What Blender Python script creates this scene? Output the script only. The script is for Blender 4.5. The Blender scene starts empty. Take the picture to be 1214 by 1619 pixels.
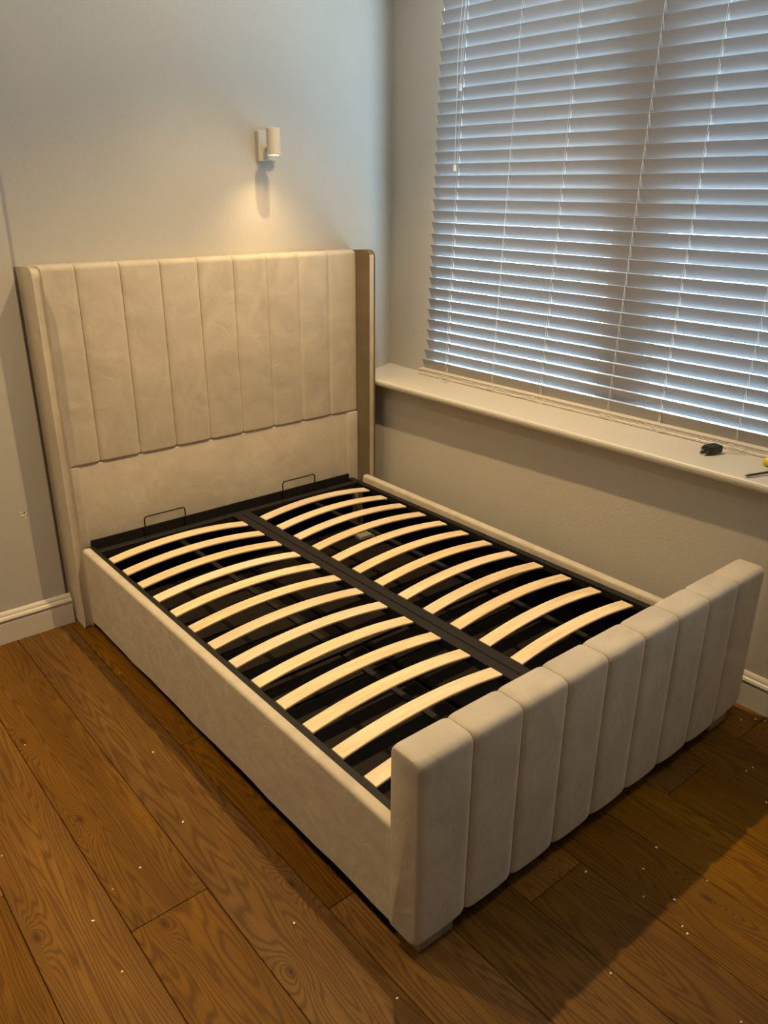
import bpy, bmesh, math, random
from mathutils import Vector, Matrix

random.seed(7)
scene = bpy.context.scene
COL = scene.collection

# ------------------------------------------------------------------ camera
cam_data = bpy.data.cameras.new('camera')
cam_data.sensor_fit = 'VERTICAL'
cam_data.sensor_height = 36.0
cam_data.sensor_width = 27.0
cam_data.lens = 36.0 * 1254.36 / 1619.0
cam_data.clip_start = 0.05
cam = bpy.data.objects.new('camera', cam_data)
COL.objects.link(cam)
rx = Vector((0.768554988, -0.639753093, 0.006261813)).normalized()
fw = Vector((0.594431632, 0.710421195, -0.376766187)).normalized()
dn = fw.cross(rx)                     # image down
up = -dn
if up.z < 0:
    up = -up
m = Matrix((rx, up, -fw)).transposed().to_4x4()
m.translation = Vector((-0.9386, -3.1312, 1.7244))
cam.matrix_world = m
scene.camera = cam

# ------------------------------------------------------------------ world: overcast sky
world = bpy.data.worlds.new('overcast_sky')
scene.world = world
world.use_nodes = True
bgn = world.node_tree.nodes['Background']
bgn.inputs['Color'].default_value = (0.55, 0.78, 1.0, 1)
bgn.inputs['Strength'].default_value = 15.0

# ------------------------------------------------------------------ lights and exposure
CEIL = 3.02
WARM = (1.0, 0.68, 0.29)
def spot(name, loc, energy, size=1.78, rad=0.02, color=WARM, blend=1.0, parent=None):
    d = bpy.data.lights.new(name, 'SPOT')
    d.energy = energy; d.spot_size = size; d.spot_blend = blend
    d.shadow_soft_size = rad; d.color = color
    o = bpy.data.objects.new(name, d)
    COL.objects.link(o)
    o.location = loc
    return o
DOWNLIGHTS_AND_FILL = [(0.84, -0.93, 225), (-0.50, -0.93, 100), (-1.80, -0.93, 60), (0.84, -2.75, 16), (-0.50, -2.75, 18)]  # first two placed from the shadows; last three unseen, added as fill
for (lx, ly, e) in DOWNLIGHTS_AND_FILL:
    spot('downlight_or_fill_lamp', (lx, ly, CEIL - 0.03), e)
    # weak wide lamp added to each fixture to lift the upper walls
    spot('downlight_spill_fill', (lx, ly, CEIL - 0.035), 6 + e * 0.07, size=3.05, rad=0.03, color=(1.0, 0.80, 0.52), blend=0.35)
spot('sconce_lamp', (1.016, -0.07, 1.886), 9.0, size=2.8, rad=0.014, color=(1.0, 0.66, 0.30))
portal = bpy.data.lights.new('window_portal', 'AREA')
portal.shape = 'RECTANGLE'; portal.size = 2.5; portal.size_y = 1.9
portal.cycles.is_portal = True
po = bpy.data.objects.new('window_portal', portal)
COL.objects.link(po)
po.location = (1.975, -1.45, 1.78)
po.rotation_euler = (math.radians(90), 0, math.radians(90))
vs = scene.view_settings
vs.view_transform = 'Standard'; vs.look = 'None'; vs.gamma = 1.0
vs.use_curve_mapping = False
vs.exposure = 0.0

# ------------------------------------------------------------------ materials
def mat(name, color, rough=0.6, metal=0.0, spec=0.5, bump=0.0, bscale=50, var=0.0, vscale=3.0, sheen=0.0, detail=4):
    mt = bpy.data.materials.new(name); mt.use_nodes = True
    nt = mt.node_tree; N = nt.nodes; Lk = nt.links
    b = N['Principled BSDF']
    b.inputs['Base Color'].default_value = (*color, 1)
    b.inputs['Roughness'].default_value = rough
    b.inputs['Metallic'].default_value = metal
    b.inputs['Specular IOR Level'].default_value = spec
    tc = N.new('ShaderNodeTexCoord')
    if sheen:
        b.inputs['Sheen Weight'].default_value = sheen
        b.inputs['Sheen Roughness'].default_value = 0.45
        b.inputs['Sheen Tint'].default_value = (1, 0.93, 0.82, 1)
    if var:
        n = N.new('ShaderNodeTexNoise'); n.inputs['Scale'].default_value = vscale
        n.inputs['Detail'].default_value = detail; n.inputs['Distortion'].default_value = 0.8
        Lk.new(tc.outputs['Object'], n.inputs['Vector'])
        r = N.new('ShaderNodeValToRGB')
        r.color_ramp.elements[0].position = 0.35; r.color_ramp.elements[1].position = 0.68
        r.color_ramp.elements[0].color = (*[c * (1 - var) for c in color], 1)
        r.color_ramp.elements[1].color = (*[min(1, c * (1 + var)) for c in color], 1)
        Lk.new(n.outputs['Fac'], r.inputs['Fac']); Lk.new(r.outputs['Color'], b.inputs['Base Color'])
    if bump:
        n2 = N.new('ShaderNodeTexNoise'); n2.inputs['Scale'].default_value = bscale
        n2.inputs['Detail'].default_value = 5
        Lk.new(tc.outputs['Object'], n2.inputs['Vector'])
        bp = N.new('ShaderNodeBump'); bp.inputs['Strength'].default_value = bump
        bp.inputs['Distance'].default_value = 0.01
        Lk.new(n2.outputs['Fac'], bp.inputs['Height']); Lk.new(bp.outputs['Normal'], b.inputs['Normal'])
    return mt

def velvet(name, color, axis_scale=(1, 1, 1), sheen=0.6):
    """crushed velvet: brushed patches change shade and pile direction"""
    mt = bpy.data.materials.new(name); mt.use_nodes = True
    nt = mt.node_tree; N = nt.nodes; Lk = nt.links
    b = N['Principled BSDF']
    b.inputs['Roughness'].default_value = 0.85
    b.inputs['Specular IOR Level'].default_value = 0.2
    b.inputs['Sheen Weight'].default_value = sheen
    b.inputs['Sheen Roughness'].default_value = 0.4
    b.inputs['Sheen Tint'].default_value = (1, 0.93, 0.85, 1)
    tc = N.new('ShaderNodeTexCoord')
    mp = N.new('ShaderNodeMapping'); mp.inputs['Scale'].default_value = axis_scale
    Lk.new(tc.outputs['Object'], mp.inputs['Vector'])
    n = N.new('ShaderNodeTexNoise'); n.inputs['Scale'].default_value = 5
    n.inputs['Detail'].default_value = 6; n.inputs['Distortion'].default_value = 1.6
    Lk.new(mp.outputs['Vector'], n.inputs['Vector'])
    r = N.new('ShaderNodeValToRGB')
    e = r.color_ramp.elements
    e[0].position = 0.33; e[1].position = 0.70
    e[0].color = (*[c * 0.88 for c in color], 1)
    e[1].color = (*[min(1, c * 1.08) for c in color], 1)
    Lk.new(n.outputs['Fac'], r.inputs['Fac']); Lk.new(r.outputs['Color'], b.inputs['Base Color'])
    n2 = N.new('ShaderNodeTexNoise'); n2.inputs['Scale'].default_value = 14
    n2.inputs['Detail'].default_value = 8; n2.inputs['Distortion'].default_value = 1.0
    Lk.new(tc.outputs['Object'], n2.inputs['Vector'])
    n3 = N.new('ShaderNodeTexNoise'); n3.inputs['Scale'].default_value = 420
    Lk.new(tc.outputs['Object'], n3.inputs['Vector'])
    ad = N.new('ShaderNodeMath'); ad.operation = 'MULTIPLY_ADD'; ad.inputs[1].default_value = 0.08
    Lk.new(n3.outputs['Fac'], ad.inputs[0]); Lk.new(n2.outputs['Fac'], ad.inputs[2])
    bp = N.new('ShaderNodeBump'); bp.inputs['Strength'].default_value = 0.28
    bp.inputs['Distance'].default_value = 0.012
    Lk.new(ad.outputs[0], bp.inputs['Height']); Lk.new(bp.outputs['Normal'], b.inputs['Normal'])
    return mt

def oak(name):
    mt = bpy.data.materials.new(name); mt.use_nodes = True
    nt = mt.node_tree; N = nt.nodes; Lk = nt.links
    b = N['Principled BSDF']
    tc = N.new('ShaderNodeTexCoord'); oi = N.new('ShaderNodeObjectInfo')
    wn = N.new('ShaderNodeTexWhiteNoise'); wn.noise_dimensions = '1D'
    Lk.new(oi.outputs['Random'], wn.inputs['W'])
    off = N.new('ShaderNodeVectorMath'); off.operation = 'SCALE'; off.inputs['Scale'].default_value = 31
    Lk.new(wn.outputs['Color'], off.inputs[0])
    def stretched(sx, sy):
        mp = N.new('ShaderNodeMapping'); mp.inputs['Scale'].default_value = (sx, sy, 1)
        Lk.new(tc.outputs['Object'], mp.inputs['Vector'])
        a = N.new('ShaderNodeVectorMath'); a.operation = 'ADD'
        Lk.new(mp.outputs['Vector'], a.inputs[0]); Lk.new(off.outputs['Vector'], a.inputs[1])
        return a.outputs['Vector']
    def noise(v, sc, det=2, dist=0.0):
        n = N.new('ShaderNodeTexNoise'); n.inputs['Scale'].default_value = sc
        n.inputs['Detail'].default_value = det; n.inputs['Distortion'].default_value = dist
        Lk.new(v, n.inputs['Vector']); return n.outputs['Fac']
    def math_(op, a, bb, c=None):
        q = N.new('ShaderNodeMath'); q.operation = op
        for i, s in enumerate((a, bb, c)):
            if s is None: continue
            if isinstance(s, (int, float)): q.inputs[i].default_value = s
            else: Lk.new(s, q.inputs[i])
        return q.outputs[0]
    field = noise(stretched(5.4, 0.40), 1.0, 3, 0.15)          # slow field whose contours are the cathedral grain
    fine = noise(stretched(60, 6), 1.0, 3)
    # knots
    vo = N.new('ShaderNodeTexVoronoi'); vo.voronoi_dimensions = '2D'; vo.inputs['Scale'].default_value = 1.0
    Lk.new(stretched(3.4, 1.5), vo.inputs['Vector'])
    kn = math_('SUBTRACT', 1.0, math_('MULTIPLY', vo.outputs['Distance'], 22.0))
    kn = math_('MAXIMUM', kn, 0.0)
    halo = math_('MAXIMUM', math_('SUBTRACT', 1.0, math_('MULTIPLY', vo.outputs['Distance'], 3.2)), 0.0)
    halo = math_('MULTIPLY', math_('POWER', halo, 3.0), 0.16)
    field = math_('ADD', field, halo)
    ph = math_('MULTIPLY_ADD', field, 300.0, math_('MULTIPLY', fine, 2.6))
    ring = math_('SINE', ph, 0.0)
    ring = math_('MULTIPLY_ADD', ring, 0.5, 0.5)
    ring = math_('POWER', ring, 2.2)
    pores = noise(stretched(240, 7), 1.0, 3)
    tone = noise(stretched(6, 1.0), 1.3, 3)
    cr = N.new('ShaderNodeValToRGB'); e = cr.color_ramp.elements
    e[0].position = 0.30; e[0].color = (0.145, 0.062, 0.0048, 1)
    e[1].position = 0.70; e[1].color = (0.222, 0.101, 0.0078, 1)
    Lk.new(tone, cr.inputs['Fac'])
    def mix(fac, a, bcol):
        q = N.new('ShaderNodeMix'); q.data_type = 'RGBA'
        if isinstance(fac, (int, float)): q.inputs[0].default_value = fac
        else: Lk.new(fac, q.inputs[0])
        Lk.new(a, q.inputs[6])
        if isinstance(bcol, tuple): q.inputs[7].default_value = bcol
        else: Lk.new(bcol, q.inputs[7])
        return q.outputs[2]
    c = mix(math_('MULTIPLY', ring, 0.62), cr.outputs['Color'], (0.070, 0.026, 0.004, 1))
    pm = math_('MULTIPLY', math_('GREATER_THAN', pores, 0.58), 0.40)
    c = mix(pm, c, (0.10, 0.042, 0.012, 1))
    c = mix(math_('MULTIPLY', kn, 0.85), c, (0.04, 0.018, 0.006, 1))
    hsv = N.new('ShaderNodeHueSaturation')
    Lk.new(c, hsv.inputs['Color'])
    Lk.new(math_('MULTIPLY_ADD', oi.outputs['Random'], 0.36, 0.80), hsv.inputs['Value'])
    Lk.new(math_('MULTIPLY_ADD', wn.outputs['Value'], 0.16, 0.92), hsv.inputs['Saturation'])
    Lk.new(hsv.outputs['Color'], b.inputs['Base Color'])
    b.inputs['Roughness'].default_value = 0.50
    b.inputs['Specular IOR Level'].default_value = 0.13
    bp = N.new('ShaderNodeBump'); bp.inputs['Strength'].default_value = 0.18; bp.inputs['Distance'].default_value = 0.004
    Lk.new(math_('ADD', ring, pores), bp.inputs['Height'])
    Lk.new(bp.outputs['Normal'], b.inputs['Normal'])
    return mt

def birch(name):
    mt = bpy.data.materials.new(name); mt.use_nodes = True
    nt = mt.node_tree; N = nt.nodes; Lk = nt.links
    b = N['Principled BSDF']
    tc = N.new('ShaderNodeTexCoord'); oi = N.new('ShaderNodeObjectInfo')
    mp = N.new('ShaderNodeMapping'); mp.inputs['Scale'].default_value = (2.2, 40, 40)
    Lk.new(tc.outputs['Object'], mp.inputs['Vector'])
    wn = N.new('ShaderNodeTexWhiteNoise'); wn.noise_dimensions = '1D'
    Lk.new(oi.outputs['Random'], wn.inputs['W'])
    sc = N.new('ShaderNodeVectorMath'); sc.operation = 'SCALE'; sc.inputs['Scale'].default_value = 20
    Lk.new(wn.outputs['Color'], sc.inputs[0])
    a = N.new('ShaderNodeVectorMath'); Lk.new(mp.outputs['Vector'], a.inputs[0]); Lk.new(sc.outputs['Vector'], a.inputs[1])
    n = N.new('ShaderNodeTexNoise'); n.inputs['Scale'].default_value = 1.4; n.inputs['Detail'].default_value = 4
    n.inputs['Distortion'].default_value = 0.6
    Lk.new(a.outputs['Vector'], n.inputs['Vector'])
    r = N.new('ShaderNodeValToRGB'); e = r.color_ramp.elements
    e[0].position = 0.3; e[0].color = (0.66, 0.49, 0.29, 1)
    e[1].position = 0.7; e[1].color = (0.84, 0.68, 0.45, 1)
    Lk.new(n.outputs['Fac'], r.inputs['Fac'])
    h = N.new('ShaderNodeHueSaturation'); Lk.new(r.outputs['Color'], h.inputs['Color'])
    mm = N.new('ShaderNodeMath'); mm.operation = 'MULTIPLY_ADD'; mm.inputs[1].default_value = 0.14; mm.inputs[2].default_value = 0.90
    Lk.new(oi.outputs['Random'], mm.inputs[0]); Lk.new(mm.outputs[0], h.inputs['Value'])
    m2 = N.new('ShaderNodeMath'); m2.operation = 'MULTIPLY_ADD'; m2.inputs[1].default_value = 0.25; m2.inputs[2].default_value = 0.85
    Lk.new(wn.outputs['Value'], m2.inputs[0]); Lk.new(m2.outputs[0], h.inputs['Saturation'])
    Lk.new(h.outputs['Color'], b.inputs['Base Color'])
    b.inputs['Roughness'].default_value = 0.5; b.inputs['Specular IOR Level'].default_value = 0.3
    return mt

M_WALL = mat('wall_paint', (0.50, 0.475, 0.435), 0.85, spec=0.2, bump=0.10, bscale=90, var=0.02, vscale=2)
M_CEIL = mat('ceiling_paint', (0.80, 0.77, 0.73), 0.9)
M_TRIM = mat('gloss_trim_paint', (0.62, 0.59, 0.54), 0.42, spec=0.4, bump=0.05, bscale=30)
M_SILL = mat('sill_paint', (0.58, 0.55, 0.50), 0.40, spec=0.4, bump=0.04, bscale=40, var=0.02)
M_VELVET = velvet('cream_velvet', (0.52, 0.455, 0.37))
M_VELVET2 = velvet('cream_velvet_brushed', (0.53, 0.465, 0.375), (0.8, 1.6, 2.4))
M_VELVET_SHADE = velvet('cream_velvet_shaded_pile', (0.17, 0.132, 0.082), sheen=0.05)  # wing's inner shade and turned pile painted in as darker cream
M_PIPE = mat('seam_thread', (0.38, 0.27, 0.13), 0.8)
M_OAK = oak('oiled_oak')
M_GAP = mat('floor_underlay', (0.03, 0.016, 0.008), 0.9)
M_BIRCH = birch('birch_plywood')
M_STEEL = mat('black_powder_coat', (0.013, 0.0115, 0.0105), 0.6, spec=0.25, bump=0.05, bscale=200)
M_CLOTH_SHADE = mat('black_fabric_and_shade', (0.004, 0.0035, 0.003), 0.9, spec=0.08, bump=0.2, bscale=150)  # also on the strips that stand in for under-bed shade
M_BOARD = mat('dark_base_board', (0.012, 0.008, 0.005), 0.7, spec=0.2)
M_FOOT = mat('silver_foot', (0.42, 0.38, 0.32), 0.45, metal=0.3)
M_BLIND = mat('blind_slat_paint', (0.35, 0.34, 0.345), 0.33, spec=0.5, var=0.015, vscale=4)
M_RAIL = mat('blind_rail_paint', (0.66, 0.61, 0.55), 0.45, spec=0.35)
M_CORD = mat('white_cord', (0.78, 0.77, 0.75), 0.7)
M_LAMP = mat('sconce_paint', (0.50, 0.47, 0.41), 0.4, spec=0.4)
M_UPVC = mat('window_frame_paint', (0.75, 0.77, 0.78), 0.35)
M_BLACK = mat('black_plastic', (0.012, 0.012, 0.013), 0.35, bump=0.05, bscale=100)
M_BRASS = mat('plug_pin_metal', (0.45, 0.42, 0.38), 0.3, metal=1.0)
M_TOOL = mat('tool_steel', (0.10, 0.095, 0.09), 0.35, metal=0.8)
M_YEL = mat('yellow_plastic', (0.72, 0.50, 0.02), 0.35)
M_CRUMB = mat('plaster_crumb', (0.92, 0.90, 0.85), 0.8)
M_STICK = mat('grey_sticker', (0.13, 0.13, 0.125), 0.6)
M_PRINT = mat('white_print', (0.30, 0.29, 0.27), 0.6)
M_SCAR_DARK = mat('scar_dark', (0.05, 0.045, 0.04), 0.9)
def emit(name, color, s):
    mt = bpy.data.materials.new(name); mt.use_nodes = True
    b = mt.node_tree.nodes['Principled BSDF']
    b.inputs['Base Color'].default_value = (*color, 1)
    b.inputs['Emission Color'].default_value = (*color, 1); b.inputs['Emission Strength'].default_value = s
    return mt
M_BULB = emit('warm_bulb', (1.0, 0.75, 0.42), 6.0)
def glass():
    mt = bpy.data.materials.new('window_glass'); mt.use_nodes = True
    nt = mt.node_tree; N = nt.nodes; Lk = nt.links
    N.remove(N['Principled BSDF'])
    t = N.new('ShaderNodeBsdfTransparent'); t.inputs['Color'].default_value = (0.93, 0.97, 0.96, 1)
    g = N.new('ShaderNodeBsdfGlossy'); g.inputs['Roughness'].default_value = 0.02
    f = N.new('ShaderNodeFresnel'); f.inputs['IOR'].default_value = 1.45
    mx = N.new('ShaderNodeMixShader')
    ge = N.new('ShaderNodeNewGeometry'); iv = N.new('ShaderNodeMath'); iv.operation = 'SUBTRACT'; iv.inputs[0].default_value = 1.0
    Lk.new(ge.outputs['Backfacing'], iv.inputs[1])
    ml = N.new('ShaderNodeMath'); ml.operation = 'MULTIPLY'; Lk.new(f.outputs[0], ml.inputs[0]); Lk.new(iv.outputs[0], ml.inputs[1])
    Lk.new(ml.outputs[0], mx.inputs[0]); Lk.new(t.outputs[0], mx.inputs[1]); Lk.new(g.outputs[0], mx.inputs[2])
    Lk.new(mx.outputs[0], N['Material Output'].inputs['Surface'])
    return mt
M_GLASS = glass()
def clear(name='clear_plastic'):
    mt = bpy.data.materials.new(name); mt.use_nodes = True
    nt = mt.node_tree; N = nt.nodes; Lk = nt.links
    b = N['Principled BSDF']; b.inputs['Roughness'].default_value = 0.15
    b.inputs['Base Color'].default_value = (0.8, 0.8, 0.76, 1)
    t = N.new('ShaderNodeBsdfTransparent'); t.inputs['Color'].default_value = (0.95, 0.95, 0.93, 1)
    mx = N.new('ShaderNodeMixShader'); mx.inputs[0].default_value = 0.38
    Lk.new(t.outputs[0], mx.inputs[1]); Lk.new(b.outputs[0], mx.inputs[2])
    Lk.new(mx.outputs[0], N['Material Output'].inputs['Surface'])
    return mt
M_CLEAR = clear()

# ------------------------------------------------------------------ helpers
def empty(name, label, cat, loc, group=None):
    o = bpy.data.objects.new(name, None); COL.objects.link(o)
    o.location = loc; o['label'] = label; o['category'] = cat
    if group: o['group'] = group
    o.empty_display_size = 0.1
    return o
def mesh_of(name, bm, m, smooth=False):
    bmesh.ops.recalc_face_normals(bm, faces=bm.faces[:])
    me = bpy.data.meshes.new(name); bm.to_mesh(me); bm.free()
    me.materials.append(m)
    if smooth:
        for p in me.polygons: p.use_smooth = True
        me.set_sharp_from_angle(angle=math.radians(38))
    return me
def obj(name, me, parent=None, loc=(0, 0, 0), world=True):
    o = bpy.data.objects.new(name, me); COL.objects.link(o)
    if parent is not None:
        o.parent = parent
        base = Vector(loc)
        if world:                       # geometry given in world coordinates
            p = parent; acc = Vector((0, 0, 0))
            while p is not None:
                acc += p.location; p = p.parent
            base -= acc
        o.location = base
    else:
        o.location = loc
    return o
def part(name, bm, m, parent=None, smooth=False):
    return obj(name, mesh_of(name, bm, m, smooth), parent)
def struct(name, bm, m, smooth=False):
    o = part(name, bm, m, None, smooth); o['kind'] = 'structure'
    return o
def tag(o, label, cat, group=None):
    o['label'] = label; o['category'] = cat
    if group: o['group'] = group
    return o
def box(bm, a, b, bev=0.0, seg=2):
    x0, y0, z0 = a; x1, y1, z1 = b
    r = bmesh.ops.create_cube(bm, size=1.0)
    vs_ = r['verts']
    bmesh.ops.scale(bm, vec=(abs(x1 - x0), abs(y1 - y0), abs(z1 - z0)), verts=vs_)
    bmesh.ops.translate(bm, vec=((x0 + x1) / 2, (y0 + y1) / 2, (z0 + z1) / 2), verts=vs_)
    if bev:
        es = list({e for v in vs_ for e in v.link_edges})
        bmesh.ops.bevel(bm, geom=es, offset=bev, segments=seg, affect='EDGES', profile=0.5)
def B(a, b, bev=0.0, seg=2):
    bm = bmesh.new(); box(bm, a, b, bev, seg); return bm
def prism(bm, pts, axis, a, b):
    """extrude closed 2D polygon between a and b along axis"""
    def P(u, v, w):
        return {'x': (w, u, v), 'y': (u, w, v), 'z': (u, v, w)}[axis]
    A = [bm.verts.new(P(u, v, a)) for u, v in pts]
    Bv = [bm.verts.new(P(u, v, b)) for u, v in pts]
    n = len(pts)
    for i in range(n):
        bm.faces.new((A[i], A[(i + 1) % n], Bv[(i + 1) % n], Bv[i]))
    bm.faces.new(A); bm.faces.new(Bv[::-1])
def tube(bm, pts, r, seg=8, closed=False):
    pts = [Vector(p) for p in pts]; rings = []; n = len(pts)
    prev = None
    for i, p in enumerate(pts):
        if closed: t = (pts[(i + 1) % n] - pts[i - 1])
        else: t = pts[min(i + 1, n - 1)] - pts[max(i - 1, 0)]
        t.normalize()
        if prev is None:
            u = t.orthogonal().normalized()
        else:
            u = (prev - t * prev.dot(t)).normalized()
        prev = u; v = t.cross(u)
        rings.append([bm.verts.new(p + u * math.cos(2 * math.pi * k / seg) * r + v * math.sin(2 * math.pi * k / seg) * r) for k in range(seg)])
    for i in range(n if closed else n - 1):
        a = rings[i]; b = rings[(i + 1) % n]
        for k in range(seg):
            bm.faces.new((a[k], a[(k + 1) % seg], b[(k + 1) % seg], b[k]))
    if not closed:
        bm.faces.new(rings[0][::-1]); bm.faces.new(rings[-1])
def cyl(bm, c, r, h, axis='z', seg=24, bev=0.0, r2=None):
    res = bmesh.ops.create_cone(bm, cap_ends=True, segments=seg, radius1=r, radius2=r if r2 is None else r2, depth=h)
    v = res['verts']
    if axis == 'x': bmesh.ops.rotate(bm, cent=(0, 0, 0), matrix=Matrix.Rotation(math.pi / 2, 3, 'Y'), verts=v)
    if axis == 'y': bmesh.ops.rotate(bm, cent=(0, 0, 0), matrix=Matrix.Rotation(math.pi / 2, 3, 'X'), verts=v)
    bmesh.ops.translate(bm, vec=c, verts=v)
    if bev:
        es = [e for e in {e for q in v for e in q.link_edges} if len(e.link_faces) == 2 and e.calc_face_angle(0) > 1.0]
        bmesh.ops.bevel(bm, geom=es, offset=bev, segments=2, affect='EDGES')

# ------------------------------------------------------------------ room shell
WX = 1.62            # wall below the sill
YB = 0.085           # wall behind the headboard
YC = 0.010           # face of the projecting wall on the left
XC = -0.060          # its corner
SZ = 0.845           # sill top
FX0, FY0 = -2.15, -4.6

bm = B((FX0 - 0.1, FY0 - 0.1, -0.06), (WX + 0.3, YB + 0.2, -0.012))
floor = part('floor', bm, M_GAP); floor['kind'] = 'structure'
# oak boards, each one separate, running along the bed
row0 = -2.1975
pitch = 0.2115
seam_x = [-0.494 - pitch * k for k in range(8, 0, -1)] + [-0.494, -0.282, -0.0715, 0.1355, 0.3475, 0.560, 0.7715, 0.982, 1.1945, 1.409, WX]
known = {  # joints seen in the photograph, by left seam of the row
    -0.494: [-1.625], -0.0715: [-1.043, -1.883], 0.3475: [-2.203], 0.982: [-2.208], 1.409: [-2.212],
    -0.282: [-3.3], 0.1355: [-1.4, -3.0], 0.560: [-0.7, -2.9], 0.7715: [-1.3, -3.2], 1.1945: [-0.5, -2.93], -0.7055: [-2.5]}
pcache = {}
for i in range(len(seam_x) - 1):
    x0, x1 = seam_x[i], seam_x[i + 1]
    if x0 < FX0 - 0.15: continue
    js = None
    for k_, v_ in known.items():
        if abs(k_ - x0) < 0.003: js = list(v_)
    if js is None: js = [-0.5 - random.random() * 1.4]
    js = sorted(js, reverse=True)
    while js[-1] > -3.2: js.append(js[-1] - 1.4 - random.random() * 0.6)
    ys = [YB if x0 > XC - 0.1 else YC] + [j for j in js if j > FY0] + [FY0]
    for a, b in zip(ys[:-1], ys[1:]):
        w, l = x1 - x0, a - b
        bm = B((-w / 2 + 0.0009, -l / 2 + 0.0009, -0.012), (w / 2 - 0.0009, l / 2 - 0.0009, 0.0), 0.0012, 1)
        o = obj('oak_board', mesh_of('oak_board', bm, M_OAK), floor, ((x0 + x1) / 2, (a + b) / 2, 0.0))

struct('ceiling', B((FX0 - 0.1, FY0 - 0.1, CEIL), (2.2, YB + 0.3, CEIL + 0.08)), M_CEIL)
# back wall with splayed, rounded return into the window recess
bm = bmesh.new()
corner = []
ca = Vector((1.655, YB)); cb = Vector((1.862, 0.175))
dirb = (cb - ca).normalized()
p_in = ca + Vector((-0.05, 0)); p_out = ca + dirb * 0.05
for k in range(9):
    t = k / 8
    p = p_in * (1 - t) ** 2 + ca * 2 * t * (1 - t) + p_out * t ** 2
    corner.append((p.x, p.y))
poly = [(XC - 0.02, YB)] + corner + [(cb.x, cb.y), (2.10, 0.30), (XC - 0.02, 0.30)]
prism(bm, poly, 'z', -0.05, CEIL)
wb = struct('wall_back', bm, M_WALL)
# projecting wall (chimney breast) on the left
bm = bmesh.new()
box(bm, (FX0 - 0.1, YC, -0.05), (XC, 0.30, CEIL), 0.003, 2)
struct('wall_back_projecting', bm, M_WALL)
struct('wall_left', B((FX0 - 0.1, FY0 - 0.1, -0.05), (FX0, YC, CEIL)), M_WALL)
struct('wall_front', B((FX0, FY0 - 0.1, -0.05), (WX + 0.24, FY0, CEIL)), M_WALL)
# window wall: thick lower part, recessed upper part with an opening
YW0, YW1 = -0.185, -2.75        # opening
struct('wall_right', B((WX, FY0, -0.05), (1.97, 0.30, SZ - 0.031)), M_WALL)
bm = bmesh.new()
ZT = 2.68
prism(bm, [(cb.x, 0.175), (1.850, -0.03), (1.852, YW0), (1.955, YW0), (1.955, 0.30), (1.92, 0.30)], 'z', SZ - 0.03, CEIL)
box(bm, (1.87, YW1, ZT), (1.955, YW0, CEIL))
box(bm, (1.87, -3.0, SZ - 0.03), (1.955, YW1, CEIL))
box(bm, (WX, FY0, SZ - 0.03), (1.955, -3.0, CEIL))
struct('wall_window_side', bm, M_WALL)

# skirting boards
def skirting(name, axis, a, b, face, sign):
    prof = [(0, 0), (0.018, 0), (0.018, 0.088), (0.0145, 0.0905), (0.0145, 0.094), (0.020, 0.098), (0.0215, 0.104),
            (0.018, 0.112), (0.012, 0.116), (0.0115, 0.121), (0.009, 0.127), (0.004, 0.133), (0, 0.134)]
    bm = bmesh.new()
    prism(bm, [(face + sign * u, v) for u, v in prof], axis, a, b)
    o = struct(name, bm, M_TRIM)
    return o
def skirt_along_y(name, face, sign, y0, y1):
    return skirting(name, 'y', y0, y1, face, sign)
def skirt_along_x(name, face, sign, x0, x1):
    return skirting(name, 'x', x0, x1, face, sign)
skirt_along_y('baseboard_right', WX, -1, FY0, YB)
skirt_along_x('baseboard_back', YC, -1, FX0, -0.045)
skirt_along_y('baseboard_left', FX0, 1, FY0, YC)

# sill board with a rounded nose; its front edge opens slightly towards the camera side
bm = bmesh.new()
nose = [(0.0, SZ - 0.012), (0.002, SZ - 0.005), (0.007, SZ - 0.001), (0.014, SZ)]
nose_b = [(0.012, SZ - 0.032), (0.004, SZ - 0.028), (0.001, SZ - 0.020)]
def sec(y):
    fx = 1.5395 - 0.0085 * (y + 0.07)
    pr = [(fx + u, z) for u, z in nose] + [(1.965, SZ), (1.965, SZ - 0.032)] + [(fx + u, z) for u, z in nose_b]
    return [bm.verts.new((x, y, z)) for x, z in pr]
ys = [0.20 - 3.2 * k / 14 for k in range(15)]
rings = [sec(y) for y in ys]
for a, b in zip(rings[:-1], rings[1:]):
    n = len(a)
    for k in range(n): bm.faces.new((a[k], a[(k + 1) % n], b[(k + 1) % n], b[k]))
bm.faces.new(rings[0]); bm.faces.new(rings[-1][::-1])
sill = struct('trim_1', bm, M_SILL)

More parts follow.
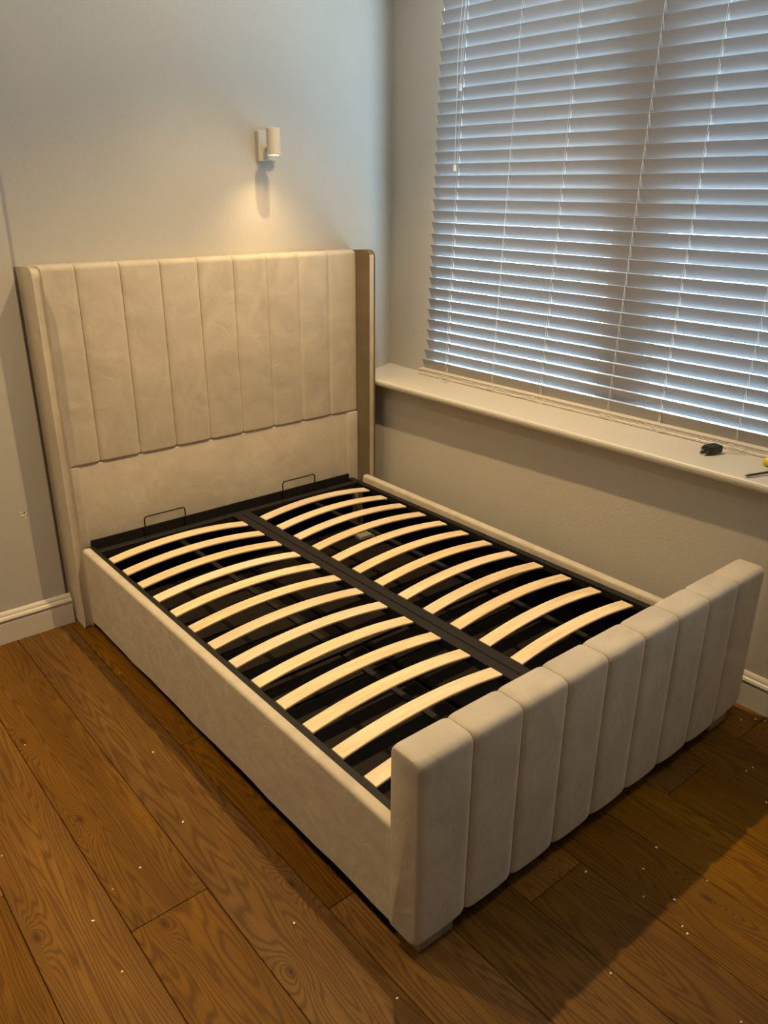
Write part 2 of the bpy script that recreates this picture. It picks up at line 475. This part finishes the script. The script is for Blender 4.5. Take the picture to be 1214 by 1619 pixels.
# window: frame, mullion, sashes and panes
win = bpy.data.objects.new('window_1', None); COL.objects.link(win); win.location = (1.97, -1.45, SZ)
win['kind'] = 'structure'
XF = 1.902
bm = bmesh.new()
box(bm, (XF, YW1, SZ), (XF + 0.05, YW0, SZ + 0.008), 0.002)
box(bm, (XF, YW1, ZT - 0.04), (XF + 0.05, YW0, ZT), 0.003)
box(bm, (XF, YW0 - 0.010, SZ + 0.008), (XF + 0.05, YW0, ZT - 0.04), 0.003)
box(bm, (XF, YW1, SZ + 0.008), (XF + 0.05, YW1 + 0.03, ZT - 0.04), 0.003)
part('window_frame', bm, M_UPVC, win)
for (a, b) in ((-1.36, -1.165),):
    part('mullion', B((XF - 0.005, a, SZ + 0.009), (XF + 0.055, b, ZT - 0.03), 0.006), M_UPVC, win)
for (a, b) in ((-1.165, YW0 - 0.010), (YW1 + 0.03, -1.36)):
    bm = bmesh.new(); w = 0.028
    box(bm, (XF + 0.008, a, SZ + 0.008), (XF + 0.042, b, SZ + 0.008 + 0.011), 0.003)
    box(bm, (XF + 0.008, a, ZT - 0.04 - w), (XF + 0.042, b, ZT - 0.04), 0.003)
    box(bm, (XF + 0.008, a, SZ + 0.008), (XF + 0.042, a + w, ZT - 0.04), 0.003)
    box(bm, (XF + 0.008, b - (0.012 if b > -1 else w), SZ + 0.008), (XF + 0.042, b, ZT - 0.04), 0.003)
    s = part('sash', bm, M_UPVC, win)
    part('pane', B((XF + 0.022, a + w, SZ + 0.008 + 0.011), (XF + 0.026, b - (0.012 if b > -1 else w), ZT - 0.04 - w)), M_GLASS, s)

# small plaster scar on the projecting wall
bm = bmesh.new()
cx_, cz_ = -0.168, 0.526
for (dx, dz, w, h, a) in ((0, 0, 0.006, 0.010, 0.2), (0.010, 0.002, 0.010, 0.004, 0.5), (-0.006, -0.008, 0.009, 0.004, -0.4), (0.001, -0.016, 0.004, 0.012, 0.1), (-0.014, 0.008, 0.006, 0.003, 0.6), (0.004, -0.006, 0.005, 0.006, 0.9)):
    pts = []
    for k in range(7):
        t = 2 * math.pi * k / 7; r = 0.5 + 0.25 * random.random()
        u, v = w * r * math.cos(t), h * r * math.sin(t)
        pts.append((cx_ + dx + u * math.cos(a) - v * math.sin(a), cz_ + dz + u * math.sin(a) + v * math.cos(a)))
    prism(bm, pts, 'y', YC - 0.0018, YC + 0.002)
scar = struct('trim_2', bm, M_CRUMB)
bm = bmesh.new()
for (dx, dz, r) in ((0.001, 0.004, 0.0028), (0.012, 0.005, 0.0018)):
    cyl(bm, (cx_ + dx, YC - 0.0015, cz_ + dz), r, 0.003, 'y', 8)
part('scar_dark_spot', bm, M_SCAR_DARK, scar)  # small dark discs on the scar

# ------------------------------------------------------------------ bed
bed = empty('upholstered_bed', 'cream velvet king size bed with channelled headboard and footboard, no mattress, slats showing', 'bed', (0.75, -1.0, 0))
W = 1.4958

def rrect(y0, y1, z0, z1, rf_t, rf_b, rb_t, rb_b, n=6):
    """rounded rectangle in yz, y0 is the front"""
    pts = []
    def arc(cy, cz, r, a0, a1):
        for k in range(n + 1):
            t = a0 + (a1 - a0) * k / n
            pts.append((cy + r * math.cos(t), cz + r * math.sin(t)))
    pi = math.pi
    arc(y0 + rf_b, z0 + rf_b, rf_b, 1.5 * pi, pi)          # front bottom
    arc(y0 + rf_t, z1 - rf_t, rf_t, pi, 0.5 * pi)          # front top
    arc(y1 - rb_t, z1 - rb_t, rb_t, 0.5 * pi, 0)
    arc(y1 - rb_b, z0 + rb_b, rb_b, 0, -0.5 * pi)
    return pts
def channel(x0, x1, prof, depth=0.011, r=0.030, ends=(0, 0), bot=0.0):
    """one upholstered channel: prof(inset, s) gives the section; s in 0..1 across the channel"""
    w = x1 - x0
    ts = [0, 0.0012, 0.003, 0.006, 0.011, 0.018, 0.03, 0.05]
    xs = [t for t in ts if t < w / 2] + [w / 2] + [w - t for t in reversed(ts) if t < w / 2]
    bm = bmesh.new(); rings = []
    for x in xs:
        e = min(x, w - x); q = min(e / r, 1.0)
        ins = depth * (1 - math.sqrt(max(0, 1 - (1 - q) ** 2)))
        rings.append([bm.verts.new((x0 + x, y, z)) for y, z in prof(ins, x / w)])
    for a, b in zip(rings[:-1], rings[1:]):
        n = len(a)
        for k in range(n): bm.faces.new((a[k], a[(k + 1) % n], b[(k + 1) % n], b[k]))
    bm.faces.new(rings[0]); bm.faces.new(rings[-1][::-1])
    return bm
# headboard
HB0, HB1 = 0.0, 1.497
HS = 0.6755
XS = [HB0 + (HB1 - HB0) * i / 9 for i in range(10)]
XS[1] = 0.158
for i in range(9):
    def prof(ins, s):
        return rrect(-0.003 + ins, 0.084, HS + ins * 0.5, 1.457 - ins * 0.6, 0.022, 0.010, 0.012, 0.004)
    o = part('headboard_channel', channel(XS[i], XS[i + 1], prof, depth=0.010, r=0.022), M_VELVET, bed, True)
part('headboard_lower_panel', B((0.001, 0.004, 0.05), (1.496, 0.084, HS), 0.006, 3), M_VELVET, bed, True)
for (a, b) in ((0.001, 0.066), (1.432, 1.496)):
    part('headboard_strip', B((a, -0.006, 0.05), (b, 0.010, HS - 0.004), 0.004, 3), M_VELVET, bed, True)
# wings
def wing(x0, x1, mv=None):
    outline = [(0.084, 0.0), (0.084, 1.452), (-0.060, 1.452), (-0.084, 1.448), (-0.093, 1.438), (-0.095, 1.42),
               (-0.095, 0.030), (-0.090, 0.006), (-0.080, 0.0)]
    bm = bmesh.new(); prism(bm, outline, 'x', x0, x1)
    bmesh.ops.remove_doubles(bm, verts=bm.verts[:], dist=1e-5)
    es = [e for e in bm.edges if abs(e.verts[0].co.x - e.verts[1].co.x) < 1e-5 and min(v.co.y for v in e.verts) < 0.07 and max(v.co.z for v in e.verts) > 0.001]
    bmesh.ops.bevel(bm, geom=es, offset=0.009, segments=4, affect='EDGES', profile=0.5)
    return part('headboard_wing', bm, mv or M_VELVET, bed, True)
wing(-0.033, 0.001)
wing(1.4965, 1.530, M_VELVET_SHADE)
part('wing_lit_edge', B((1.4990, -0.0985, 0.02), (1.5275, -0.088, 1.440), 0.0045, 3), M_VELVET, bed, True)  # paler bead added for the light on the dark wing's front edge
# side rails
def rail(x0, x1, inner):
    bm = bmesh.new(); rings = []
    n = 24
    for k in range(n + 1):
        t = k / n
        y = -0.0965 + (-2.052 + 0.0965) * t
        zb = 0.018 + 0.026 * t + 0.003 * math.sin(t * 23) + 0.002 * math.sin(t * 51)
        zt = 0.357 - 0.009 * t
        w = x1 - x0
        pts = []
        r = 0.013
        sgn = 1
        pr = [(x0, zb + 0.006), (x0 + 0.006, zb), (x1 - 0.006, zb), (x1, zb + 0.006)]
        for a in range(7):
            th = a / 6 * math.pi / 2
            pr.append((x1 - r + r * math.cos(th), zt - r + r * math.sin(th)))
        for a in range(7):
            th = math.pi / 2 + a / 6 * math.pi / 2
            pr.append((x0 + r + r * math.cos(th), zt - r + r * math.sin(th)))
        rings.append([bm.verts.new((x, y, z)) for x, z in pr])
    for a, b in zip(rings[:-1], rings[1:]):
        q = len(a)
        for k in range(q): bm.faces.new((a[k], a[(k + 1) % q], b[(k + 1) % q], b[k]))
    bm.faces.new(rings[0]); bm.faces.new(rings[-1][::-1])
    return part('side_rail', bm, M_VELVET2, bed, True)
rail(0.0, 0.038, 1)
rail(W - 0.038, W, -1)
# footboard
FB0, FB1 = -0.012, 1.508
for i in range(9):
    a = FB0 + (FB1 - FB0) * i / 9; b = FB0 + (FB1 - FB0) * (i + 1) / 9
    def prof(ins, s, i=i):
        sag = 0.006 * math.sin(math.pi * s)
        lift = 0.022 if i == 8 else 0.0
        return rrect(-2.150 + ins, -2.050 - ins * 0.4, 0.052 - sag + ins * 0.9 + lift * s, 0.597 - ins * 0.75, 0.024, 0.022, 0.016, 0.010)
    part('footboard_channel', channel(a, b, prof, depth=0.011, r=0.024), M_VELVET, bed, True)
# piping thread in the footboard seams and round the end panels
for i in range(1, 9):
    x = FB0 + (FB1 - FB0) * i / 9
    bm = bmesh.new()
    pts = [(x, -2.1385, 0.09 + 0.06 * k) for k in range(8)] + [(x, -2.1385, 0.560), (x, -2.134, 0.578), (x, -2.122, 0.5868), (x, -2.09, 0.5880), (x, -2.068, 0.587)]
    tube(bm, pts, 0.0028, 6)
    part('piping', bm, M_PIPE, bed, True)
for x in (FB0 + 0.0022, FB1 - 0.0022):
    bm = bmesh.new()
    tube(bm, [(x, -2.138, 0.10), (x, -2.138, 0.3), (x, -2.138, 0.55), (x, -2.136, 0.570), (x, -2.122, 0.585), (x, -2.09, 0.5875), (x, -2.07, 0.585)], 0.0022, 6)
    part('piping', bm, M_VELVET, bed, True)
# feet
for (x, y) in ((0.022, -2.128), (1.365, -2.128), (0.03, -0.20), (1.36, -0.20)):
    bm = B((x, y, 0.0), (x + 0.115, y + 0.06, 0.07), 0.004)
    part('foot', bm, M_FOOT, bed)
# black base box: fabric bottom and inner walls
bm = bmesh.new()
box(bm, (0.040, -2.046, 0.030), (W - 0.040, 0.0, 0.045))
part('base_fabric', bm, M_CLOTH_SHADE, bed)
bm = bmesh.new()
box(bm, (0.0385, -2.046, 0.008), (0.043, -0.10, 0.29))
box(bm, (W - 0.043, -2.046, 0.008), (W - 0.0385, -0.10, 0.29))
box(bm, (0.043, -2.049, 0.008), (W - 0.043, -2.044, 0.29))
box(bm, (0.043, -0.012, 0.008), (W - 0.043, -0.007, 0.30))
part('base_lining', bm, M_CLOTH_SHADE, bed)
# base boards below the fabric line that show faintly between the slats
for (y0, y1) in ((-2.03, -1.62), (-1.60, -1.18), (-1.16, -0.72), (-0.70, -0.04)):
    for (x0, x1) in ((0.06, 0.735), (0.755, 1.435)):
        part('base_board', B((x0, y0, 0.0452), (x1, y1, 0.0535), 0.002, 1), M_BOARD, bed)
# black strips standing in for the shade under the bed, down to the floor
part('under_bed_shade', B((0.012, -2.046, 0.0), (0.016, -0.10, 0.10)), M_CLOTH_SHADE, bed)
part('under_bed_shade', B((W - 0.016, -2.046, 0.0), (W - 0.012, -0.10, 0.10)), M_CLOTH_SHADE, bed)
part('under_bed_shade', B((0.02, -2.066, 0.0), (W - 0.02, -2.062, 0.08)), M_CLOTH_SHADE, bed)
# steel slat frame
ZF = 0.325
frame = part('slat_frame', (lambda bm: (
    box(bm, (0.044, -2.046, ZF - 0.033), (0.072, -0.014, ZF), 0.002, 1),
    box(bm, (W - 0.072, -2.046, ZF - 0.033), (W - 0.044, -0.014, ZF), 0.002, 1),
    box(bm, (0.072, -0.092, ZF - 0.033), (W - 0.072, -0.062, ZF), 0.002, 1),
    box(bm, (0.072, -2.046, ZF - 0.033), (W - 0.072, -2.016, ZF), 0.002, 1), bm)[-1])(bmesh.new()), M_STEEL, bed)
def steel(name, *boxes, bev=0.002):
    bm = bmesh.new()
    for a, b in boxes: box(bm, a, b, bev, 1)
    return part(name, bm, M_STEEL, bed)
steel('centre_beam', ((0.697, -2.016, ZF - 0.034), (0.7385, -0.062, ZF + 0.001)))
steel('centre_beam', ((0.7425, -2.016, ZF - 0.034), (0.785, -0.062, ZF + 0.001)))
steel('back_angle_bar', ((0.066, -0.0125, 0.29), (1.432, -0.0085, 0.350)), ((0.066, -0.060, 0.300), (1.432, -0.0125, 0.304)))
for (a, b) in ((0.427, 0.450), (1.157, 1.180)):
    steel('support_bar', ((a, -2.016, 0.262), (b, -0.065, 0.272)), bev=0.001)
for y in (-1.275,):
    steel('cross_bar', ((0.072, y - 0.010, 0.276), (0.697, y + 0.010, 0.288)), bev=0.001)
    steel('cross_bar', ((0.785, y - 0.010, 0.276), (W - 0.072, y + 0.010, 0.288)), bev=0.001)
# bolts on the frame
for (x, y) in ((0.28, -0.077), (0.52, -0.077), (0.66, -0.077), (0.83, -0.077), (0.98, -0.077), (1.25, -0.077), (1.437, -0.55), (1.437, -0.98), (1.437, -1.42)):
    bm = bmesh.new(); cyl(bm, (x, y, ZF + 0.0012), 0.006, 0.0032, 'z', 10)
    part('bolt', bm, M_STEEL, bed)
# wire mattress retainers
def retainer(x0, x1, z0, z1):
    bm = bmesh.new(); y = -0.020; r = 0.012
    pts = [(x0, y, z0)]
    for k in range(5):
        t = math.pi - k / 4 * math.pi / 2
        pts.append((x0 + r + r * math.cos(t), y, z1 - r + r * math.sin(t)))
    for k in range(5):
        t = math.pi / 2 - k / 4 * math.pi / 2
        pts.append((x1 - r + r * math.cos(t), y, z1 - r + r * math.sin(t)))
    pts.append((x1, y, z0))
    tube(bm, pts, 0.0030, 8)
    part('mattress_retainer', bm, M_STEEL, bed, True)
retainer(0.305, 0.497, 0.302, 0.397)
retainer(1.018, 1.208, 0.302, 0.397)
# slats: bowed plywood, each its own part
def slat_mesh(L, w=0.0515, t=0.008, rise=0.026, n=20):
    bm = bmesh.new(); rings = []
    for k in range(n + 1):
        u = k / n; x = (u - 0.5) * L
        z = rise * (1 - (2 * u - 1) ** 2)
        c = 0.0015
        pr = [(-w / 2, z + c), (-w / 2 + c, z), (w / 2 - c, z), (w / 2, z + c), (w / 2, z + t - c), (w / 2 - c, z + t), (-w / 2 + c, z + t), (-w / 2, z + t - c)]
        rings.append([bm.verts.new((x, a, b)) for a, b in pr])
    for a, b in zip(rings[:-1], rings[1:]):
        for k in range(8): bm.faces.new((a[k], a[(k + 1) % 8], b[(k + 1) % 8], b[k]))
    bm.faces.new(rings[0]); bm.faces.new(rings[-1][::-1])
    return mesh_of('slat', bm, M_BIRCH)
SL = slat_mesh(0.6225); SR = slat_mesh(0.6085)
for k in range(13):
    y = -0.2278 - 0.1392 * k + 0.0255
    obj('slat', SL, bed, (0.0735 + 0.31125, y, ZF - 0.0065))
    if y - 0.03 > -2.016:
        obj('slat', SR, bed, (0.787 + 0.30425, y, ZF - 0.0065))
# sticker on the lining and pale print further right
part('sticker', B((0.84, -0.0140, 0.190), (0.90, -0.0125, 0.250)), M_STICK, bed)
for k, x in enumerate((0.845, 0.862, 0.879, 0.897)):
    part('print_mark', B((x, -0.0138, 0.266 + 0.004 * (k % 2)), (x + 0.009, -0.0125, 0.272 + 0.004 * (k % 2))), M_PRINT, bed)
for z in (0.17, 0.21, 0.25):
    part('print_mark', B((1.225, -0.0138, z), (1.241, -0.0125, z + 0.010)), M_PRINT, bed)


# ------------------------------------------------------------------ wall sconce
sc = empty('wall_sconce', 'small off-white wall reading light with a cylindrical shade, lit, above the headboard', 'wall light', (1.065, YB, 1.83))
part('back_plate', B((1.022, YB - 0.028, 1.832), (1.108, YB, 1.952), 0.004, 3), M_LAMP, sc, False)
bm = bmesh.new()
cyl(bm, (1.066, YB - 0.034, 1.866), 0.024, 0.012, 'y', 28, 0.002)
box(bm, (1.043, YB - 0.0395, 1.838), (1.089, YB - 0.0285, 1.866), 0.002)
part('mounting_cap', bm, M_LAMP, sc)
bm = bmesh.new()
tube(bm, [(1.058, YB - 0.038, 1.872), (1.050, YB - 0.062, 1.880), (1.045, YB - 0.080, 1.895)], 0.0065, 12)
tube(bm, [(1.045, YB - 0.080, 1.870), (1.043, YB - 0.082, 1.925)], 0.0075, 12)
tube(bm, [(1.043, YB - 0.082, 1.905), (1.020, YB - 0.125, 1.905)], 0.006, 12)
part('arm', bm, M_LAMP, sc, True)
bm = bmesh.new()
cyl(bm, (1.044, YB - 0.081, 1.871), 0.0095, 0.008, 'z', 16)
part('knurled_joint', bm, M_LAMP, sc)
bm = bmesh.new(); cyl(bm, (1.044, YB - 0.081, 1.924), 0.0095, 0.005, 'z', 16)
part('knurled_joint', bm, M_LAMP, sc)
# shade: open below, closed above
bm = bmesh.new(); rings = []
SCX, SCY, ro, ri = 1.016, -0.070, 0.0285, 0.0265
for (r, z) in ((0.004, 1.9545), (ro - 0.002, 1.9545), (ro, 1.9525), (ro, 1.853), (ro - 0.0008, 1.852), (ri, 1.853), (ri, 1.948), (0.004, 1.948)):
    rings.append([bm.verts.new((SCX + r * math.cos(2 * math.pi * k / 36), SCY + r * math.sin(2 * math.pi * k / 36), z)) for k in range(36)])
for a, b in zip(rings[:-1], rings[1:]):
    for k in range(36): bm.faces.new((a[k], a[(k + 1) % 36], b[(k + 1) % 36], b[k]))
bm.faces.new(rings[0]); bm.faces.new(rings[-1][::-1])
part('shade', bm, M_LAMP, sc, True)
bm = bmesh.new(); cyl(bm, (SCX, SCY, 1.924), 0.022, 0.044, 'z', 24, 0.003)
part('bulb', bm, M_BULB, sc)

# ceiling downlights (above the frame), the last three added as fill
dl_labels = ['round ceiling downlight above the right half of the bed', 'round ceiling downlight left of the bed head', 'added fill downlight furthest from the window',
             'added fill downlight over the floor beyond the footboard', 'added fill downlight above the photographer']
for (lx, ly, e), lb in zip(DOWNLIGHTS_AND_FILL, dl_labels):
    d = empty('ceiling_downlight_or_fill', lb, 'ceiling light', (lx, ly, CEIL), 'ceiling downlights')
    bm = bmesh.new()
    rr = []
    for (r, z) in ((0.045, CEIL), (0.045, CEIL - 0.006), (0.036, CEIL - 0.008), (0.033, CEIL - 0.002), (0.033, CEIL)):
        rr.append([bm.verts.new((lx + r * math.cos(2 * math.pi * k / 28), ly + r * math.sin(2 * math.pi * k / 28), z)) for k in range(28)])
    for a, b in zip(rr[:-1], rr[1:]):
        for k in range(28): bm.faces.new((a[k], a[(k + 1) % 28], b[(k + 1) % 28], b[k]))
    part('trim_ring', bm, M_LAMP, d, True)
    bm = bmesh.new(); cyl(bm, (lx, ly, CEIL - 0.0015), 0.032, 0.003, 'z', 24)
    part('bulb', bm, M_BULB, d)

# ------------------------------------------------------------------ venetian blind
blind = empty('venetian_blind', 'wide off-white wooden venetian blind with tilted slats hanging over the window', 'blind', (1.82, -1.4, 0.85))
XB, TILT = 1.822, 0.017            # blind plane, opening away from the corner
def bx(y): return XB + TILT * -(y + 0.1)
def shear(z): return -0.045 * (z - 0.9) / 1.5
Y1B = -2.62
def blade(dx, dz, t=0.0028):
    """tilted slat, room edge high; local y from 0 to -L"""
    bm = bmesh.new(); Lb = 2.42; rings = []
    nrm = Vector((dz, dx)).normalized()
    for k in range(2):
        y = -Lb * k
        x = TILT * Lb * k
        pts = []
        n = 6
        for s in range(n + 1):
            u = s / n - 0.5
            camber = 0.0015 * (1 - (2 * u) ** 2)
            pts.append((x + u * 2 * dx / 2 + nrm.x * camber, -u * 2 * dz / 2 + nrm.y * camber))
        back = [(a + nrm.x * t, b + nrm.y * t) for a, b in reversed(pts)]
        rings.append([bm.verts.new((a, y, b)) for a, b in pts + back])
    a, b = rings; q = len(a)
    for k in range(q): bm.faces.new((a[k], a[(k + 1) % q], b[(k + 1) % q], b[k]))
    bm.faces.new(a); bm.faces.new(b[::-1])
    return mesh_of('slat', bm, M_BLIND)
BLADE = blade(0.0225, 0.0502)
ztop = []
nz = 34
for k in range(nz):
    z = 0.921 + 0.0506 * k - 0.0235          # centre height of slat (room edge 0.02 higher)
    yl = -0.150 + shear(z) - (0.012 if k > 1 else 0.0) + (0.012 if k == 0 else 0)
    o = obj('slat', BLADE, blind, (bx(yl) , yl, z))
    o.rotation_euler = (random.uniform(-0.0006, 0.0006), random.uniform(-0.02, 0.02), 0)
# stacked slats resting on the bottom rail
def long_box(name, z0, z1, xo0, xo1, yl, m, bev=0.0015):
    bm = bmesh.new(); box(bm, (xo0, -2.46, z0), (xo1, 0, z1), bev, 1)
    for v in bm.verts: v.co.x += TILT * -(v.co.y)
    return obj(name, mesh_of(name, bm, m), blind, (bx(yl), yl, 0))
long_box('bottom_rail', SZ + 0.001, SZ + 0.014, -0.027, 0.027, -0.126, M_RAIL, 0.003)
for k in range(3):
    long_box('stacked_slat', SZ + 0.0155 + 0.0055 * k, SZ + 0.0188 + 0.0055 * k, -0.0255 + 0.0012 * (k % 2), 0.0255, -0.127 - 0.002 * (k % 2), M_RAIL, 0.0006)
bm = bmesh.new(); box(bm, (-0.028, -2.46, 2.632), (0.028, 0, 2.676), 0.002)
for v in bm.verts: v.co.x += TILT * -(v.co.y)
obj('headrail', mesh_of('headrail', bm, M_RAIL), blind, (bx(-0.19), -0.19, 0))
ZR = SZ + 0.031
def strand(name, pts, r, m=M_CORD, seg=5, parent=blind):
    bm = bmesh.new(); tube(bm, pts, r, seg); return part(name, bm, m, parent, True)
# ladders with lift cords through the slats, and plain ladders
for (yb, lift) in ((-0.312, True), (-0.620, False), (-0.905, True), (-1.262, False), (-1.497, True), (-1.815, False), (-2.2, True)):
    def P(z, dx, dy=0.0):
        y = yb + shear(z)
        return (bx(y) + dx, y + dy, z)
    if lift:
        strand('lift_cord', [P(ZR - 0.002, 0.0), P(1.5, 0.0), P(2.63, 0.0)], 0.0022)
    bm = bmesh.new()
    tube(bm, [P(ZR - 0.002, -0.0130), P(1.5, -0.0130), P(2.63, -0.0130)], 0.0006, 4)
    tube(bm, [P(ZR - 0.002, 0.0130), P(1.5, 0.0130), P(2.63, 0.0130)], 0.0006, 4)
    for k in range(nz):
        z = 0.901 + 0.0506 * k
        tube(bm, [P(z + 0.021, -0.0132), P(z - 0.029, 0.0130)], 0.0005, 4)
        if not lift:
            tube(bm, [P(z + 0.024, -0.0134), P(z - 0.022, -0.0134, -0.008)], 0.0005, 4)
    part('ladder_cord', bm, M_CORD, blind, False)
    # knotted cord ends on the bottom rail
    bm = bmesh.new()
    pts = []
    for k in range(26):
        t = k / 25
        pts.append((bx(yb) - 0.0295 - 0.004 * abs(math.sin(t * 9)), yb - 0.012 + 0.032 * math.sin(t * 7.3 + yb * 9), SZ + 0.013 + 0.011 * math.sin(t * 12.1 + yb * 5)))
    tube(bm, pts, 0.0010, 5)
    part('cord_knot', bm, M_CORD, blind, True)
# loose lift cord draped along the bottom rail between the first ladders
strand('draped_cord', [(bx(-0.45 - 0.04 * k) - 0.029 - 0.001 * (k % 3), -0.45 - 0.04 * k, SZ + 0.016 + 0.008 * math.sin(k * 1.3)) for k in range(12)], 0.0009)
# operating cords with tassels at the left
for (y, zt_) in ((-0.365, 2.150), (-0.348, 1.830)):
    strand('pull_cord', [(1.790, y + shear(2.5) * 0.6, 2.63), (1.790, y + 0.004 * (zt_ < 2), 2.3), (1.790, y, zt_)], 0.0011)
    bm = bmesh.new()
    cyl(bm, (1.790, y, zt_ - 0.014), 0.0085, 0.028, 'z', 14, 0.002, r2=0.0055)
    part('tassel', bm, M_CORD, blind, True)

# clear plastic cord clips lying on the sill against the rail
def clip(x, y, rz, label, s=1.0):
    t = empty('cord_clip', label, 'cord clip', (x, y, SZ))
    bm = bmesh.new()
    pts = [(-0.012, 0.0), (0.012, 0.0), (0.026, -0.040), (-0.026, -0.040)]
    c, sn = math.cos(rz), math.sin(rz)
    pp = [(x + s * (u * c - v * sn), y + s * (u * sn + v * c)) for u, v in pts]
    prism(bm, pp, 'z', SZ + 0.0005, SZ + 0.003)
    bmesh.ops.bevel(bm, geom=bm.edges[:], offset=0.0008, segments=2, affect='EDGES')
    part('clip_plate', bm, M_CLEAR, t)
    bm = bmesh.new()
    tube(bm, [(a, b, SZ + 0.004) for a, b in pp], 0.0012, 6, True)
    part('clip_rim', bm, M_CLEAR, t, True)
    return t
clip(1.790, -0.352, -math.radians(80), 'small clear plastic cord clip on the sill near the left end of the blind', 0.75)
clip(1.842, -1.822, -math.radians(60), 'larger clear plastic cord clip on the sill beside the black plug', 1.4)

# ------------------------------------------------------------------ black plug on the sill
pl = empty('mains_plug', 'black three-pin mains plug lying on the white window sill', 'plug', (1.722, -1.785, SZ))
ang = math.radians(-12)
def rotp(p, c=(1.735, -1.785)):
    x, y, z = p; dx, dy = x - c[0], y - c[1]
    return (c[0] + dx * math.cos(ang) - dy * math.sin(ang), c[1] + dx * math.sin(ang) + dy * math.cos(ang), z)
bm = bmesh.new()
prism(bm, [(1.708, -1.806), (1.762, -1.808), (1.768, -1.800), (1.768, -1.768), (1.762, -1.760), (1.708, -1.762), (1.702, -1.768), (1.702, -1.800)], 'z', SZ + 0.006, SZ + 0.030)
bmesh.ops.bevel(bm, geom=bm.edges[:], offset=0.003, segments=2, affect='EDGES')
for v in bm.verts: v.co = Vector(rotp(v.co))
part('plug_body', bm, M_BLACK, pl)
bm = bmesh.new(); box(bm, (1.699, -1.803, SZ + 0.0005), (1.707, -1.765, SZ + 0.026), 0.002)
for v in bm.verts: v.co = Vector(rotp(v.co))
part('plug_face', bm, M_BLACK, pl)
for (yy, zz) in ((-1.795, 0.007), (-1.773, 0.007), (-1.784, 0.019)):
    bm = bmesh.new(); box(bm, (1.684, yy - 0.003, SZ + zz - 0.002), (1.700, yy + 0.003, SZ + zz + 0.0025), 0.0006, 1)
    for v in bm.verts: v.co = Vector(rotp(v.co))
    part('pin', bm, M_BRASS, pl)
# ------------------------------------------------------------------ screwdrivers at the right edge of the frame
sd = empty('screwdriver', 'dark steel screwdriver shaft pointing left over the front edge of the sill', 'screwdriver', (1.66, -2.03, SZ))
bm = bmesh.new()
tube(bm, [(1.582, -1.998, SZ + 0.0075), (1.70, -2.040, SZ + 0.010), (1.735, -2.0525, SZ + 0.0108)], 0.0043, 12)
part('shaft', bm, M_TOOL, sd, True)
bm = bmesh.new()
prism(bm, [(1.572, -1.9985), (1.584, -2.0045), (1.590, -2.0010), (1.588, -1.9950), (1.576, -1.9910)], 'z', SZ + 0.006, SZ + 0.0088)
part('tip', bm, M_TOOL, sd)
bm = bmesh.new()
tube(bm, [(1.690, -2.0365, SZ + 0.0135), (1.695, -2.0383, SZ + 0.0135), (1.725, -2.049, SZ + 0.0135), (1.765, -2.063, SZ + 0.0135)], 0.011, 16)
part('handle', bm, M_BLACK, sd, True)
s2 = empty('yellow_handled_screwdriver', 'yellow plastic tool handle standing out at the right edge of the sill', 'screwdriver', (1.78, -2.02, SZ))
bm = bmesh.new(); rings = []
p0 = Vector((1.745, -1.968, SZ + 0.0175)); d0 = Vector((0.14, -0.99, 0)).normalized()
u0 = Vector((0, 0, 1)); v0 = d0.cross(u0)
for (s, r) in ((0, 0.006), (0.003, 0.012), (0.009, 0.0155), (0.03, 0.0165), (0.06, 0.014), (0.085, 0.0155), (0.098, 0.011), (0.104, 0.006)):
    rings.append([bm.verts.new(p0 + d0 * s + u0 * r * math.cos(k * math.pi / 9) + v0 * r * math.sin(k * math.pi / 9)) for k in range(18)])
for a, b in zip(rings[:-1], rings[1:]):
    for k in range(18): bm.faces.new((a[k], a[(k + 1) % 18], b[(k + 1) % 18], b[k]))
bm.faces.new(rings[0]); bm.faces.new(rings[-1][::-1])
part('handle', bm, M_YEL, s2, True)
bm = bmesh.new(); tube(bm, [p0 + d0 * 0.103, p0 + d0 * 0.19], 0.003, 10)
part('shaft', bm, M_TOOL, s2, True)

# ------------------------------------------------------------------ crumbs of packing foam and plaster on the floor
CR = [(-0.055, -0.504), (-0.47, -0.713), (-0.156, -1.018), (-0.223, -1.366), (-0.67, -1.164), (-0.478, -1.47), (-0.555, -1.533),
      (-0.555, -1.716), (-0.391, -1.447), (-0.165, -1.863), (-0.095, -2.182), (0.542, -2.232), (0.672, -2.326),
      (0.592, -2.38), (0.646, -2.437), (0.77, -2.459), (0.588, -2.495), (0.578, -2.515), (0.338, -2.457), (0.463, -2.715),
      (0.767, -2.306), (1.517, -2.165), (1.560, -2.195), (1.575, -2.222), (1.307, -2.314), (1.275, -2.309), (1.186, -2.418)]
for i, (x, y) in enumerate(CR):
    bm = bmesh.new()
    bmesh.ops.create_icosphere(bm, subdivisions=1, radius=0.0034)
    sx, sy = random.uniform(0.5, 1.3), random.uniform(0.6, 1.5)
    for v in bm.verts:
        v.co = Vector((v.co.x * sx, v.co.y * sy, max(-0.0008, v.co.z * 0.6))) * random.uniform(0.85, 1.1)
    zmin = min(v.co.z for v in bm.verts)
    o = obj('plaster_crumb', mesh_of('plaster_crumb', bm, M_CRUMB), None, (x, y, -zmin))
    o.rotation_euler = (0, 0, random.uniform(0, 3))
    if y > -2.2 and x < 0:
        tag(o, 'tiny white crumb on the oak floor to the left of the bed', 'crumb', 'white crumbs left of the bed')
    else:
        tag(o, 'tiny white crumb on the oak floor in front of the footboard', 'crumb', 'white crumbs in front of the footboard')
